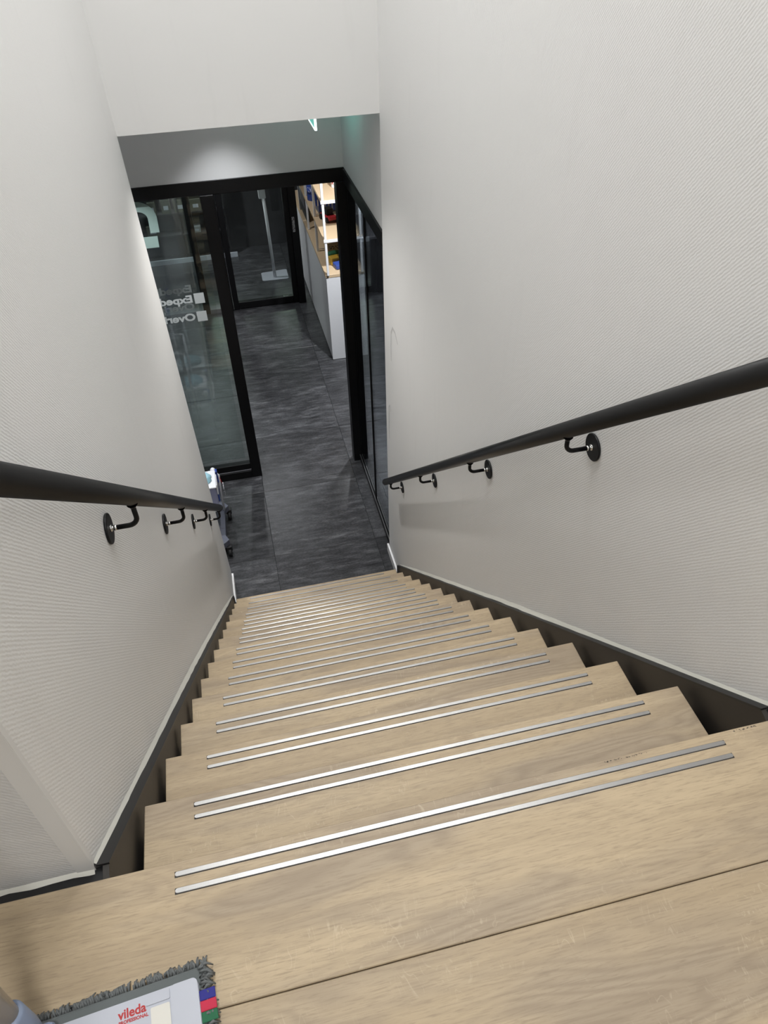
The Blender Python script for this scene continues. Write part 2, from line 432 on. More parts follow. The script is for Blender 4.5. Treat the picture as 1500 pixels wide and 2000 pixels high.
# landing floor: oak planks
fl = empty('floor_landing', (.57, -.5, H - .045)); struct(fl, 'pale oak plank floor of the upper landing', 'floor')
edges = [0.0, -.2195, -.4415, -.6635, -.8855, -1.1075, -1.33, -1.55, -1.77, -1.99, -2.21, -2.43, -2.65, -2.87, -3.09, -3.2]
first = None
for i in range(len(edges) - 1):
    p = box('plank', (-1.6, 2.4), (edges[i + 1] + .0009, edges[i] - (.0009 if i else 0)), (H - .04, H), 'wood', fl, .0012, 1)
    if i == 0: first = p
box('subfloor', (-1.6, 2.4), (-3.2, -.02), (H - .06, H - .0395), 'grout', fl)
def strip_mesh():
    bm = bmesh.new(); L, w_, h = .9625, .0084, .0022; pts = []
    r = w_ / 2
    for s_, cx in ((1, L / 2 - r), (-1, -L / 2 + r)):
        for k in range(7):
            a = -PI / 2 + PI * k / 6
            pts.append((cx + s_ * r * math.cos(a), s_ * r * math.sin(a)))
    A = [bm.verts.new((x, y, 0)) for x, y in pts]; B = [bm.verts.new((x, y, h * .7)) for x, y in pts]
    Cc = [bm.verts.new((x * (1 - .0012), y * .84, h)) for x, y in pts]; n = len(pts)
    bm.faces.new(Cc)
    for U, V in ((A, B), (B, Cc)):
        for i in range(n): bm.faces.new((U[i], U[(i + 1) % n], V[(i + 1) % n], V[i]))
    bmesh.ops.recalc_face_normals(bm, faces=bm.faces)
    me = bpy.data.meshes.new('nosing_strip'); bm.to_mesh(me); bm.free(); me.materials.append(MT['alu']); return me
STRIP = strip_mesh()
bm = bmesh.new(); bbox(bm, -.4815, .4815, -.0051, .0046, 0, .0004); SHADOW_GAP = bpy.data.meshes.new('strip_shadow_gap'); bm.to_mesh(SHADOW_GAP); bm.free(); SHADOW_GAP.materials.append(MT['rubber'])  # dark slab standing in for the shadow gap along each strip's groove
def strips(parent, yn, z):
    for dy in (-.0205, -.0462):
        o = bpy.data.objects.new('nosing_strip', STRIP); COL.objects.link(o); o.parent = parent
        o.location = Vector((.5765, yn + dy, z - .0002)) - wloc(parent)
        g_ = bpy.data.objects.new('strip_shadow_gap', SHADOW_GAP); COL.objects.link(g_); g_.parent = parent
        g_.location = Vector((.5765, yn + dy, z - .0002)) - wloc(parent)
strips(first, 0, H)
# dirt and chips on the nose of the landing board
bm = bmesh.new()
for (xa, xb, n) in ((.835, .915, 26), (1.085, 1.135, 18)):
    for i in range(n):
        x = random.uniform(xa, xb); y = -.0035 - random.random() * .0025; a = random.uniform(.0008, .0030); b = random.uniform(.0005, .0012)
        pts = [(x + a * math.cos(2 * PI * k / 6) * random.uniform(.6, 1.1), y + b * math.sin(2 * PI * k / 6) * random.uniform(.6, 1.1), H + .0002) for k in range(6)]
        bm.faces.new([bm.verts.new(p) for p in pts])
mk('worn_chips', bm, 'riser', first, -wloc(first))
# black metal edging around the stairhead
struct(box('trim_1', (-1.2, XL + .016), (.004, YJ + .004), (H - .075, H - .024), 'darkedge', None, .002), 'black metal edging under the left landing wall', 'trim')
struct(box('trim_2', (XR - .016, 2.0), (.004, YJ + .004), (H - .075, H - .024), 'darkedge', None, .002), 'black metal edging under the right landing wall', 'trim')

# ---------------------------------------------------------------- lower hall
fh = empty('floor', (.5, 6, -.03)); struct(fh, 'dark slate-look tiled floor of the lower hall and room', 'floor')
bm = bmesh.new(); bbox(bm, -2.9, 3.6, 2.0, 10.6, -.06, -.006); mk('mortar_bed', bm, 'grout', fh, -wloc(fh))
bm = bmesh.new(); bbox(bm, -.3988, .3988, -.3988, .3988, -.02, 0, .0012, 1); me = bpy.data.meshes.new('tile'); bm.to_mesh(me); bm.free(); me.materials.append(MT['tile'])
for i in range(-4, 4):
    for j in range(-2, 9):
        o = bpy.data.objects.new('tile', me); COL.objects.link(o); o.parent = fh
        o.location = Vector((.313 + .4 + .8 * i, 3.546 + .4 + .8 * j, random.uniform(-.0006, 0))) - wloc(fh)

XH = 1.215   # right side of the hall
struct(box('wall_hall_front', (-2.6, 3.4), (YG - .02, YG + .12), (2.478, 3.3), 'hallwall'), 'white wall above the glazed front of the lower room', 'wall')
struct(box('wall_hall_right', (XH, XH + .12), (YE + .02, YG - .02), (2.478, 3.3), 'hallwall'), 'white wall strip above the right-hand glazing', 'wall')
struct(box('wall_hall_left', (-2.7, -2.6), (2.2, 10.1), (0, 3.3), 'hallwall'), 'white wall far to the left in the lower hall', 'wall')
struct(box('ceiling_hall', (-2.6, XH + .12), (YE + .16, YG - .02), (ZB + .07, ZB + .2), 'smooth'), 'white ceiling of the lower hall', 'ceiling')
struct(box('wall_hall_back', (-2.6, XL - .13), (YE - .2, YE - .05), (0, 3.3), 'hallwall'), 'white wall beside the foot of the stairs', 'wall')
struct(box('ceiling_room', (-2.6, 3.4), (YG + .12, 10.1), (2.62, 2.75), 'roomceil'), 'grey ceiling of the glazed room', 'ceiling')
struct(box('wall_room_far', (-2.6, 3.4), (9.80, 9.95), (0, 2.62), 'farwall'), 'charcoal far wall of the glazed room', 'wall')
struct(box('wall_room_right', (3.3, 3.4), (YE + .1, 9.8), (0, 2.62), 'farwall'), 'charcoal right wall of the glazed room', 'wall')
struct(box('wall_room_near', (XH + .14, 3.3), (YE + .02, YE + .14), (0, 2.62), 'farwall'), 'charcoal near wall of the room behind the right glazing', 'wall')
struct(box('ceiling_side_room', (XH + .12, 3.4), (YE + .1, YG + .12), (2.62, 2.75), 'roomceil'), 'grey ceiling over the right glazing', 'ceiling')

# skirting at the foot of the stairs
struct(box('baseboard_left', (xl(YE, 0) - .002, xl(YE, 0) + .011), (3.075, YE), (0, .075), 'skirt', None, .002), 'white skirting at the foot of the left wall', 'baseboard')
box('end_return', (xl(YE, 0) - .14, xl(YE, 0) + .011), (YE, YE + .011), (0, .075), 'skirt', bpy.data.objects['baseboard_left'], .002)
struct(box('baseboard_right', (xr(YE, 0) - .012, xr(YE, 0) + .002), (3.075, YE + .03), (0, .075), 'skirt', None, .002), 'white skirting at the foot of the right wall', 'baseboard')
# scuffs on the right wall
def scuff(name, pts, wd, parent):
    bm = bmesh.new(); rows = []
    for i, (y, z) in enumerate(pts):
        t = Vector((0, pts[min(i + 1, len(pts) - 1)][0] - pts[max(i - 1, 0)][0], pts[min(i + 1, len(pts) - 1)][1] - pts[max(i - 1, 0)][1])).normalized()
        n = Vector((0, -t.z, t.y)) * wd * (.35 + .65 * math.sin(PI * (i + .5) / len(pts)))
        c = Vector((xr(y, z) - .0006, y, z)); rows.append([bm.verts.new(c + n), bm.verts.new(c - n)])
    for A, B in zip(rows, rows[1:]): bm.faces.new((A[0], A[1], B[1], B[0]))
    return mk(name, bm, 'scuffmat', parent, -wloc(parent))
MT['scuffmat'] = plain('grey_scuff', (.66, .655, .645), .7)
scuff('scuff_mark', [(3.02, 1.98), (3.08, 2.02), (3.14, 2.02), (3.18, 1.97), (3.19, 1.88), (3.19, 1.78)], .010, wr)
scuff('scuff_mark', [(3.22, 1.40), (3.25, 1.43), (3.275, 1.40), (3.28, 1.32), (3.285, 1.22), (3.275, 1.15)], .008, wr)
# plaster edge along both stringers
def plaster_edge(side, parent):
    bm = bmesh.new(); rows = []; n = 60
    for i in range(n + 1):
        y = YJ + .004 + (3.04 - YJ) * i / n; z = H - y * R / G + .006 + .026 * min(1, y / 1.2) * (1 if y < 2.6 else max(0.55, 1 - (y - 2.6))) + random.uniform(-.0015, .0015)
        x = xl(y, z) if side < 0 else xr(y, z); d = 1 if side < 0 else -1
        rows.append([bm.verts.new((x, y, z + .016)), bm.verts.new((x + d * .004, y, z + .010)), bm.verts.new((x + d * (.010 + random.uniform(0, .002)), y, z)), bm.verts.new((x, y, z - .01))])
    for A, B in zip(rows, rows[1:]):
        for k in range(3): bm.faces.new((A[k], A[k + 1], B[k + 1], B[k]))
    bmesh.ops.recalc_face_normals(bm, faces=bm.faces)
    return mk('plaster_edge', bm, 'caulk', parent, -wloc(parent))
plaster_edge(-1, wl); plaster_edge(1, wr)

# ================================================================== STAIRCASE
st = empty('staircase', (W / 2, 1.5, 0)); thing(st, 'straight oak staircase with metal nosing strips going down between white walls', 'staircase')
bm = bmesh.new(); bbox(bm, -W / 2, W / 2, -.262, 0, -.04, 0, .0014, 1)
TM = bpy.data.meshes.new('tread'); bm.to_mesh(TM); bm.free(); TM.materials.append(MT['wood'])
bm = bmesh.new(); bbox(bm, -W / 2 + .002, W / 2 - .002, 0, .018, 0, R - .04); RM_ = bpy.data.meshes.new('riser'); bm.to_mesh(RM_); bm.free(); RM_.materials.append(MT['riser'])
for k in range(1, N):
    y, z = k * G, H - k * R
    t = bpy.data.objects.new('tread', TM); COL.objects.link(t); t.parent = st; t.location = Vector((W / 2, y, z)) - wloc(st)
    strips(t, y, z)
for k in range(0, N):
    y, z = k * G, H - k * R
    o = bpy.data.objects.new('riser', RM_); COL.objects.link(o); o.parent = st; o.location = Vector((W / 2, y - .046, z - R)) - wloc(st)
def stringer(name, x0, x1, cap):
    """sloping board: its top edge runs just above the nosing line"""
    y0, y1 = -.01, 3.035; s = R / G
    up0, up1 = .010, .026
    prof = [(y0, H - .028 - .001), (.03, H - .03 * s + up0)]
    for i in range(1, 9):
        y = .03 + (y1 - .03) * i / 8; prof.append((y, H - y * s + (up0 + (up1 - up0) * min(1, y / 1.3))))
    prof += [(y1 + .012, prof[-1][1] - .02), (y1 + .012, .001), (y1 - .35, .001), (y0, H - .55)]
    bm = bmesh.new()
    A = [bm.verts.new((x0, y, z)) for y, z in prof]; B = [bm.verts.new((x1, y, z)) for y, z in prof]; n = len(prof)
    bm.faces.new(A); bm.faces.new(B[::-1])
    for i in range(n): bm.faces.new((A[i], B[i], B[(i + 1) % n], A[(i + 1) % n]))
    bmesh.ops.recalc_face_normals(bm, faces=bm.faces)
    s_ = mk(name, bm, 'dark', st, -wloc(st))
    # slim black cap on the upper edge
    bm = bmesh.new(); rows = []
    for y, z in prof[1:10]: rows.append([bm.verts.new((cap[0], y, z)), bm.verts.new((cap[0], y, z + .006)), bm.verts.new((cap[1], y, z + .006)), bm.verts.new((cap[1], y, z))])
    for P_, Q in zip(rows, rows[1:]):
        for k in range(4): bm.faces.new((P_[k], P_[(k + 1) % 4], Q[(k + 1) % 4], Q[k]))
    bm.faces.new(rows[0]); bm.faces.new(rows[-1][::-1]); bmesh.ops.recalc_face_normals(bm, faces=bm.faces)
    mk('stringer_cap', bm, 'darkedge', s_, (0, 0, 0)).location = (0, 0, 0)
stringer('stringer', XL + .0135, XL + .0235, (XL + .004, XL + .025))
stringer('stringer', XR - .022, XR - .012, (XR - .0235, XR - .006))

# ================================================================== HANDRAILS
def handrail(side):
    x = 1.114 if side > 0 else .030
    up = .006 if side > 0 else .020
    f = lambda y: 2.921 + up - .8715 * (y - .81)
    y0, y1 = -.28, (3.085 if side > 0 else 3.02)
    wallx = (lambda y, z: xr(y, z)) if side > 0 else (lambda y, z: xl(y, z))
    root = empty('handrail', (wallx(1.5, f(1.5)), 1.5, f(1.5)))
    d = Vector((0, 1, -.8715)).normalized()
    P0, P1 = Vector((x, y0, f(y0))), Vector((x, y1, f(y1)))
    tubeobj('rail', [P0, P1], .0218, 'rail', root, 28)
    for e, s_ in ((P1, 1), (P0, -1)):
        tubeobj('end_cap', [e - d * .004 * s_, e + d * .002 * s_, e + d * .0045 * s_], [.0224, .0222, .017], 'black', root, 28)
    for y in (.105, .812, 1.515, 2.225, 2.925):
        z = f(y) - .066 - up; wx = wallx(y, z); s_ = 1 if side < 0 else -1   # s_: direction from the wall to the rail
        pts = [(wx + s_ * .022, y, z)]
        xa = x - s_ * .022
        pts.append((xa, y, z))
        for k in range(1, 7):
            a = PI / 2 * k / 6; pts.append((xa + s_ * .022 * math.sin(a), y, z + .022 * (1 - math.cos(a))))
        pts.append((x, y, f(y) - .016))
        b = tubeobj('bracket', pts, .0062, 'black', root, 12)
        ry = Matrix.Rotation(PI / 2 * s_, 4, 'Y')
        lathe('wall_plate', [(.0365, 0), (.038, .002), (.038, .005), (.0365, .0065)], 'black', b, (wx + s_ * .0005, y, z), 32, ry)
        lathe('saddle', [(.0065, 0), (.0085, .004), (.013, .010)], 'black', b, (x, y, f(y) - .0345), 16)
        bp = lathe('bolt', [(.0085, 0), (.0085, .003), (.0055, .0035), (.0055, .008), (.0072, .009), (.0072, .014), (.005, .0165)], 'steel', b, (wx + s_ * .0068, y, z), 12, ry)
    return root
thing(handrail(-1), 'black tubular handrail on brackets along the left stairwell wall', 'handrail', 'stair handrails')
thing(handrail(1), 'black tubular handrail on brackets along the right stairwell wall', 'handrail', 'stair handrails')

# ================================================================== GLAZED FRONT
def member(name, x, y, z, parent, bev=.002): return box(name, x, y, z, 'black', parent, bev, 1)
d1 = empty('door_1', (.0, YG, 0)); struct(d1, 'black framed glass door front with mirrored white lettering', 'door')
member('head_rail', (-2.6, 1.225), (YG - .030, YG + .06), (2.392, 2.478), d1)
member('door_head', (.30, 1.16), (YG + .00, YG + .07), (2.378, 2.392), d1)
member('stile', (.237, .323), (YG - .045, YG + .05), (0, 2.392), d1)
member('bottom_rail', (-1.2, .237), (YG - .045, YG + .05), (0, .075), d1)
member('bottom_rail', (-1.2, .237), (YG - .025, YG + .03), (.075, .14), d1)
box('glazing_bead', (-1.2, .237), (YG - .034, YG - .026), (.075, .081), 'bottlegrey', d1)
member('stile', (-1.3, -1.2), (YG - .045, YG + .05), (0, 2.392), d1)
member('stile', (1.152, 1.225), (YG - .05, YG + .05), (0, 2.392), d1)
pane = box('pane', (-1.2, .237), (YG - .004, YG + .004), (.14, 2.392), 'glass', d1)
pane2 = box('pane', (-1.2, .20), (YG + .176, YG + .184), (.06, 2.38), 'glass', d1)
def mirror_text(body, size, x_right, z, y, mat, parent):
    # seen from behind: mirrored, the first letter at the right
    m = Matrix.Translation((x_right, y, z)) @ Matrix(((-1.24, 0, 0, 0), (0, 0, 1, 0), (0, 1, 0, 0), (0, 0, 0, 1)))
    return text('lettering', body, size, mat, parent, m, .0003, .0028)
for body, z, zsq in (('Expedi', 1.652, 1.637), ('Overig', 1.512, 1.497)):
    xq = .062 if body[0] == 'E' else .055
    mirror_text(body, .077, xq - .012, z, YG - .0055, 'vinyl', pane)
    box('lettering_square', (xq, xq + .072), (YG - .0058, YG - .0045), (zsq, zsq + .078), 'vinyl', pane)
    mirror_text(body, .077, xq - .012, z, YG + .1745, 'ghostgrey', pane2)  # dim ghost of the lettering: its reflection modelled as grey letters
# pale green emblem cut by the wall edge
def emblem(parent):
    bm = bmesh.new(); cx, cz = -.19, 2.27; ro, ri = .122, .062; pts_o = []; pts_i = []
    for k in range(13):
        a = PI / 2 - (PI / 2) * k / 12
        pts_o.append((cx + ro * math.cos(a), cz + .115 * math.sin(a))); pts_i.append((cx + ri * math.cos(a), cz + .05 * math.sin(a)))
    pts_o = [(cx - .14, cz + .115)] + pts_o + [(cx + ro - .004, cz - .095)]; pts_i = [(cx - .14, cz + .05)] + pts_i + [(cx + ri - .004, cz - .095)]
    y = YG - .0052
    A = [bm.verts.new((x, y, z)) for x, z in pts_o]; B = [bm.verts.new((x, y, z)) for x, z in pts_i]
    for i in range(len(A) - 1): bm.faces.new((A[i], A[i + 1], B[i + 1], B[i]))
    q = [bm.verts.new((x, y, z)) for x, z in ((cx - .02, cz - .118), (cx + .098, cz - .118), (cx + .093, cz - .195), (cx - .02, cz - .195))]; bm.faces.new(q)
    bmesh.ops.recalc_face_normals(bm, faces=bm.faces); bm.normal_update()
    bmesh.ops.solidify(bm, geom=list(bm.faces), thickness=.0006)
    return mk('emblem', bm, 'vinylgreen', parent, -wloc(parent))
emblem(pane)

# right-hand glazing beside the hall
w1 = empty('window_1', (XH, 4.0, 0)); struct(w1, 'black framed glass partition on the right side of the lower hall', 'window')
member('head_rail', (XH - .012, XH + .06), (YE + .03, YG - .055), (2.392, 2.478), w1)
member('bottom_rail', (XH - .012, XH + .06), (YE + .03, YG - .05), (0, .060), w1)
box('glazing_bead', (XH - .012, XH - .007), (YE + .03, YG - .05), (.060, .064), 'alu', w1)
member('stile', (XH + .014, XH + .06), (YG - .05, YG + .05), (0, 2.392), w1)
member('mullion', (XH - .006, XH + .012), (3.945, 3.963), (.06, 2.392), w1)
member('stile', (XH - .006, XH + .05), (YE + .03, YE + .06), (.06, 2.392), w1)
box('pane', (XH, XH + .008), (3.963, YG - .05), (.06, 2.392), 'tint', w1)
box('pane', (XH, XH + .008), (YE + .06, 3.945), (.06, 2.392), 'tint', w1)

# inner glazed screen with its door, deeper in the room
YF = 7.9
d2 = empty('door_2', (.75, YF, 0)); struct(d2, 'black framed glass door in the screen at the back of the room', 'door')
member('stile', (.327, .392), (YF - .03, YF + .03), (0, 2.3), d2); member('stile', (1.058, 1.12), (YF - .03, YF + .03), (0, 2.3), d2)
member('bottom_rail', (.392, 1.058), (YF - .03, YF + .03), (.01, .09), d2); member('top_rail', (.392, 1.058), (YF - .03, YF + .03), (2.2, 2.3), d2)
box('pane', (.392, 1.058), (YF - .004, YF + .004), (.09, 2.2), 'glass', d2)
w2 = empty('window_2', (0, YF, 0)); struct(w2, 'black framed fixed glass screen beside the inner door', 'window')
member('head_rail', (-2.6, 1.23), (YF - .05, YF + .05), (2.3, 2.62), w2)
pst = member('stile', (1.12, 1.205), (YF - .06, YF + .06), (0, 2.3), w2)
lb = box('door_label', (1.135, 1.163), (YF - .0625, YF - .0605), (.87, 1.04), mat_print('label_print', (.32, .32, .33), (.06, .06, .06), 90, 60), pst)
member('stile', (-.03, .045), (YF - .05, YF + .05), (0, 2.3), w2); member('stile', (-1.5, -1.42), (YF - .05, YF + .05), (0, 2.3), w2)
member('stile', (.26, .322), (YF - .05, YF + .05), (0, 2.3), w2)
box('bottom_rail', (.045, .26), (YF - .05, YF + .05), (0, .05), 'bottlegrey', w2); box('bottom_rail', (-1.42, -.03), (YF - .05, YF + .05), (0, .05), 'bottlegrey', w2)
box('pane', (.045, .26), (YF - .004, YF + .004), (.05, 2.3), 'glass', w2); box('pane', (-1.42, -.03), (YF - .004, YF + .004), (.05, 2.3), 'glass', w2)

# ================================================================== LAMPS
def panel_lamp(x, y, e, label, sz=.58, col=C_WARM, spread=150):
    r = empty('ceiling_panel_lamp', (x, y, ZT - .03)); thing(r, label, 'lamp', 'ceiling panel lamps')
    h = sz / 2
    for a in ((-h - .02, h + .02, -h - .02, -h), (-h - .02, h + .02, h, h + .02), (-h - .02, -h, -h, h), (h, h + .02, -h, h)):
        box('frame', (x + a[0], x + a[1]), (y + a[2], y + a[3]), (ZT - .03, ZT - .001), 'white', r)
    box('diffuser', (x - h, x + h), (y - h, y + h), (ZT - .022, ZT - .012), 'lamp', r)
    rename_light('lamp_light', 'AREA', e, col, (x, y, ZT - .035), r, shape='SQUARE', size=sz, spread=math.radians(spread))
panel_lamp(.54, 1.55, E_STAIR, 'square white ceiling panel lamp above the stair flight', spread=110)
panel_lamp(.58, 2.85, E_STAIR * .38, 'added square white ceiling panel lamp brightening the foot of the stairs', spread=110)  # added panel, lifts the brightness of the lower treads
panel_lamp(.45, -1.6, E_LAND, 'square white ceiling panel lamp above the landing')
def downlight(x, y, z, e, label, ang=95, blend=.6, col=C_COOL, tilt=(0, 0, 0)):
    r = empty('downlight', (x, y, z)); thing(r, label, 'lamp', 'recessed downlights')
    lathe('ring', [(.045, -.001), (.055, -.006), (.055, -.0075), (.046, -.009)], 'white', r, (x, y, z + .001), 24)
    lathe('diffuser', [(.044, 0), (.044, .003)], 'lampc', r, (x, y, z - .0125), 24)
    l = rename_light('downlight_light', 'SPOT', e, col, (x, y, z - .02), r, spot_size=math.radians(ang), spot_blend=blend, shadow_soft_size=.04)
    l.rotation_euler = tilt
    return r
downlight(.45, 3.68, ZB + .07, E_HALL * 1.8, 'recessed downlight at the foot of the stairs', 110, 1.0, (1.0, .97, .93), (-.55, 0, 0))
downlight(.42, 4.24, ZB + .07, E_HALL * .95, 'recessed downlight over the glass front in the lower hall', 84, .75)
downlight(-.30, 4.20, ZB + .07, E_HALL * 2.6, 'recessed downlight over the cleaning trolley', 66, .5)
downlight(1.62, 5.35, 2.62, E_ROOM * 1.5, 'recessed downlight in front of the white cabinet', 120, .5, C_COOL, (.45, 0, 0))
downlight(1.85, 7.4, 2.62, E_ROOM * .7, 'recessed downlight above the shelving rack', 130, .6)
downlight(.45, 6.9, 2.62, E_ROOM * .30, 'added downlight over the room passage lighting the cabinet side', 120, .6)  # added lamp, set to the left so the cabinet side gets light
downlight(-.3, 8.9, 2.62, E_FAR * 1.2, 'added downlight brightening the area by the far charcoal wall', 130, .6)  # added lamp, lifts the dark far end of the room
# unseen lit panels, added to put greenish glints in the tiles
for (x0, x1, lab) in ((1.07, 1.16, 'narrow unseen greenish panel added for a glint in the floor'), (-.05, .28, 'wide unseen greenish panel added for a glint in the floor')):
    o = empty('glint_panel', ((x0 + x1) / 2, 9.79, .93)); thing(o, lab, 'glint light', 'unseen glint panels on the far wall')
    box('housing', (x0 - .01, x1 + .01), (9.775, 9.80), (.93, 1.20), 'black', o); box('lit_face', (x0, x1), (9.770, 9.7752), (.94, 1.19), 'screen', o)
# exit sign hanging from the hall ceiling, seen along its plate
ex = empty('exit_sign', (.985, 4.24, ZB + .07)); thing(ex, 'small green edge-lit exit sign hanging under the hall ceiling', 'exit sign')
box('ceiling_mount', (.965, 1.005), (4.17, 4.40), (ZB + .045, ZB + .07), 'white', ex, .003)
pl = box('sign_plate', (.980, .990), (4.14, 4.44), (2.84, ZB + .045), 'exit', ex)
for nm, yy, zz in (('lit_edge', (4.132, 4.14), (2.832, ZB + .045)), ('lit_edge', (4.14, 4.44), (2.832, 2.84)), ('lit_edge', (4.44, 4.448), (2.832, ZB + .045))):
    box(nm, (.978, .992), yy, zz, 'exitedge', pl)
rename_light('exit_glow', 'AREA', .11, (.2, 1.0, .8), (1.0, 4.12, 3.02), ex, shape='RECTANGLE', size=.16, size_y=.14).rotation_euler = (0, -PI / 2, 0)

# ================================================================== CABINET AND SHELVING
XC0, XC1, YC0, YC1 = 1.274, 1.662, 6.38, 9.0
cab = empty('sideboard_cabinet', ((XC0 + XC1) / 2, (YC0 + YC1) / 2, 0)); thing(cab, 'long low white cabinet with birch top beside the room passage', 'cabinet')
box('plinth', (XC0 + .02, XC1 - .02), (YC0 + .03, YC1 - .02), (0, .03), 'black', cab)
box('body', (XC0 + .018, XC1), (YC0 + .018, YC1), (.03, .925), 'white', cab)
box('end_panel', (XC0 + .002, XC1), (YC0, YC0 + .018), (.006, .925), 'white', cab, .001, 1)
for a, b in ((6.40, 7.94), (7.945, 8.03), (8.035, 8.99)):
    box('side_panel', (XC0, XC0 + .018), (a, b), (.03, .925), 'white', cab, .001, 1)
box('worktop', (XC0 - .002, XC1 + .002), (YC0 - .004, YC1), (.925, .955), 'shelfwood', cab, .0015, 1)
rk = empty('shelving_rack', ((XC0 + XC1) / 2, (YC0 + YC1) / 2, .955)); thing(rk, 'open rack of birch shelves on slim white posts above the cabinet', 'shelf')
for z in (1.292, 1.655, 2.02):
    sh = box('shelf', (XC0 + .004, XC1), (YC0 - .03, 8.7), (z, z + .026), 'shelfwood', rk, .001, 1)
    box('front_edge', (XC0 + .002, XC1), (YC0 - .034, YC0 - .030), (z - .003, z + .027), 'white', sh)
for y in (YC0 - .015, 7.0, 7.64, 8.3):
    for x in (XC0 + .022, XC1 - .02):
        for z0, z1 in ((.955, 1.292), (1.318, 1.655), (1.681, 2.02)):
            box('post', (x - .011, x + .011), (y - .011, y + .011), (z0, z1), 'white', rk, .002, 1)
# dividers joints on the worktop and shelf
for z in (.955, 1.318):
    box('seam_strip', (XC0 + .03, XC1 - .01), (7.045, 7.052), (z, z + .003), 'bottlegrey', rk)

# goods on the shelves
def goods_root(name, loc, label, cat, rz=0): return thing(empty(name, loc, rz), label, cat)
def local(name, fn, mat, parent, smooth=False):
    bm = bmesh.new(); fn(bm); bmesh.ops.recalc_face_normals(bm, faces=bm.faces); return mk(name, bm, mat, parent, smooth=smooth)
# carton
c = goods_root('carton', (1.47, 6.92, .9555), 'brown cardboard carton with dark printing on the cabinet top', 'box', .12)
local('body', lambda b: bbox(b, -.10, .10, -.07, .07, 0, .13, .002, 1), 'card', c)
local('print', lambda b: bbox(b, -.085, .03, -.0712, -.0703, .06, .10), mat_print('carton_print', (.48, .36, .22), (.05, .04, .03), 70, 60), c)
local('tape', lambda b: bbox(b, -.101, .101, -.02, .02, .1302, .1308), 'shelfwood', c)
# yellow-blue toy: a tray with handle
c = goods_root('cleaning_caddy', (1.455, 6.53, .9555), 'blue and yellow plastic caddy at the near end of the cabinet top', 'caddy', .2)
local('blue_tray', lambda b: (bbox(b, -.07, .09, -.055, .055, 0, .05, .012, 2)), 'blue', c)
local('yellow_tray', lambda b: (bbox(b, -.075, .085, .06, .16, 0, .075, .012, 2)), 'yellow', c)
local('green_cloth', lambda b: (bbox(b, -.05, .08, .165, .25, 0, .085, .02, 3)), 'green', c)
# red and black model on first shelf
c = goods_root('toy_tractor', (1.42, 6.86, 1.3185), 'red and black toy vehicle on the middle shelf', 'toy', .3)
local('chassis', lambda b: bbox(b, -.05, .05, -.10, .10, .022, .055, .008, 2), 'red', c)
local('cab', lambda b: bbox(b, -.038, .038, -.03, .06, .055, .115, .008, 2), 'rubber', c)
for sx in (-1, 1):
    for sy in (-.065, .065):
        local('wheel', lambda b, sx=sx, sy=sy: tube(b, [(sx * .046, sy, .026), (sx * .068, sy, .026)], .026, 14), 'rubber', c)
# dark blue carrier behind it
c = goods_root('wire_basket', (1.45, 7.15, 1.3185), 'dark blue slatted basket on the middle shelf', 'basket', .05)
local('base', lambda b: bbox(b, -.11, .11, -.09, .09, 0, .02, .004, 1), 'bottlegrey', c)
for i in range(6):
    local('slat', lambda b, i=i: bbox(b, -.105 + i * .038, -.085 + i * .038, -.092, -.086, .02, .16), 'blue', c)
    local('slat', lambda b, i=i: bbox(b, -.105 + i * .038, -.085 + i * .038, .086, .092, .02, .16), 'blue', c)
local('rim', lambda b: [bbox(b, -.11, .11, s_ * .09 - .006, s_ * .09 + .006, .16, .172) for s_ in (-1, 1)], 'bottlegrey', c)
# black case on the middle shelf, by the near post
c = goods_root('black_case', (1.57, 6.62, 1.3185), 'small black rounded case on the middle shelf near the frame', 'case', .2)
local('shell', lambda b: bbox(b, -.05, .05, -.06, .06, 0, .10, .02, 3), 'rubber', c); local('handle', lambda b: tube(b, [(-.03, 0, .098), (-.025, 0, .125), (.025, 0, .125), (.03, 0, .098)], .006, 8), 'bottlegrey', c)
# blue can
c = goods_root('blue_canister', (1.40, 7.95, 1.3185), 'blue canister with white lettering on the middle shelf', 'canister')
c.location = (1.350, 7.50, 1.3185)
lathe('body', [(.052, 0), (.056, .006), (.056, .2), (.052, .206)], 'blue', c, wloc(c), 24)
lathe('lid', [(.054, 0), (.054, .022), (.045, .03)], 'whiteplastic', c, wloc(c) + Vector((0, 0, .206)), 24)
lathe('label_band', [(.0568, 0), (.0568, .07)], mat_print('can_print', (.035, .075, .32), (.75, .78, .85), 55, 50), c, wloc(c) + Vector((0, 0, .07)), 24)
# white tube next to it
c = goods_root('white_bottle', (1.36, 7.82, 1.3185), 'white plastic bottle behind the blue canister on the shelf', 'bottle')
lathe('body', [(.04, 0), (.044, .006), (.044, .15), (.02, .19), (.018, .2)], 'whiteplastic', c, wloc(c), 18); lathe('cap', [(.02, 0), (.02, .03)], 'bottlegrey', c, wloc(c) + Vector((0, 0, .2)), 14)
# black bag standing on the cabinet top
c = goods_root('black_bag', (1.325, 8.06, .9555), 'flat black bag standing at the back of the cabinet top', 'bag')
local('body', lambda b: bbox(b, -.022, .022, -.22, .24, 0, .30, .02, 3), 'rubber', c)
local('flap', lambda b: bbox(b, -.027, -.021, -.20, .22, .14, .29, .004, 1), 'bottlegrey', c)
local('handle', lambda b: tube(b, [(0, -.06, .295), (0, -.05, .325), (0, .07, .325), (0, .08, .295)], .006, 8), 'rubber', c)
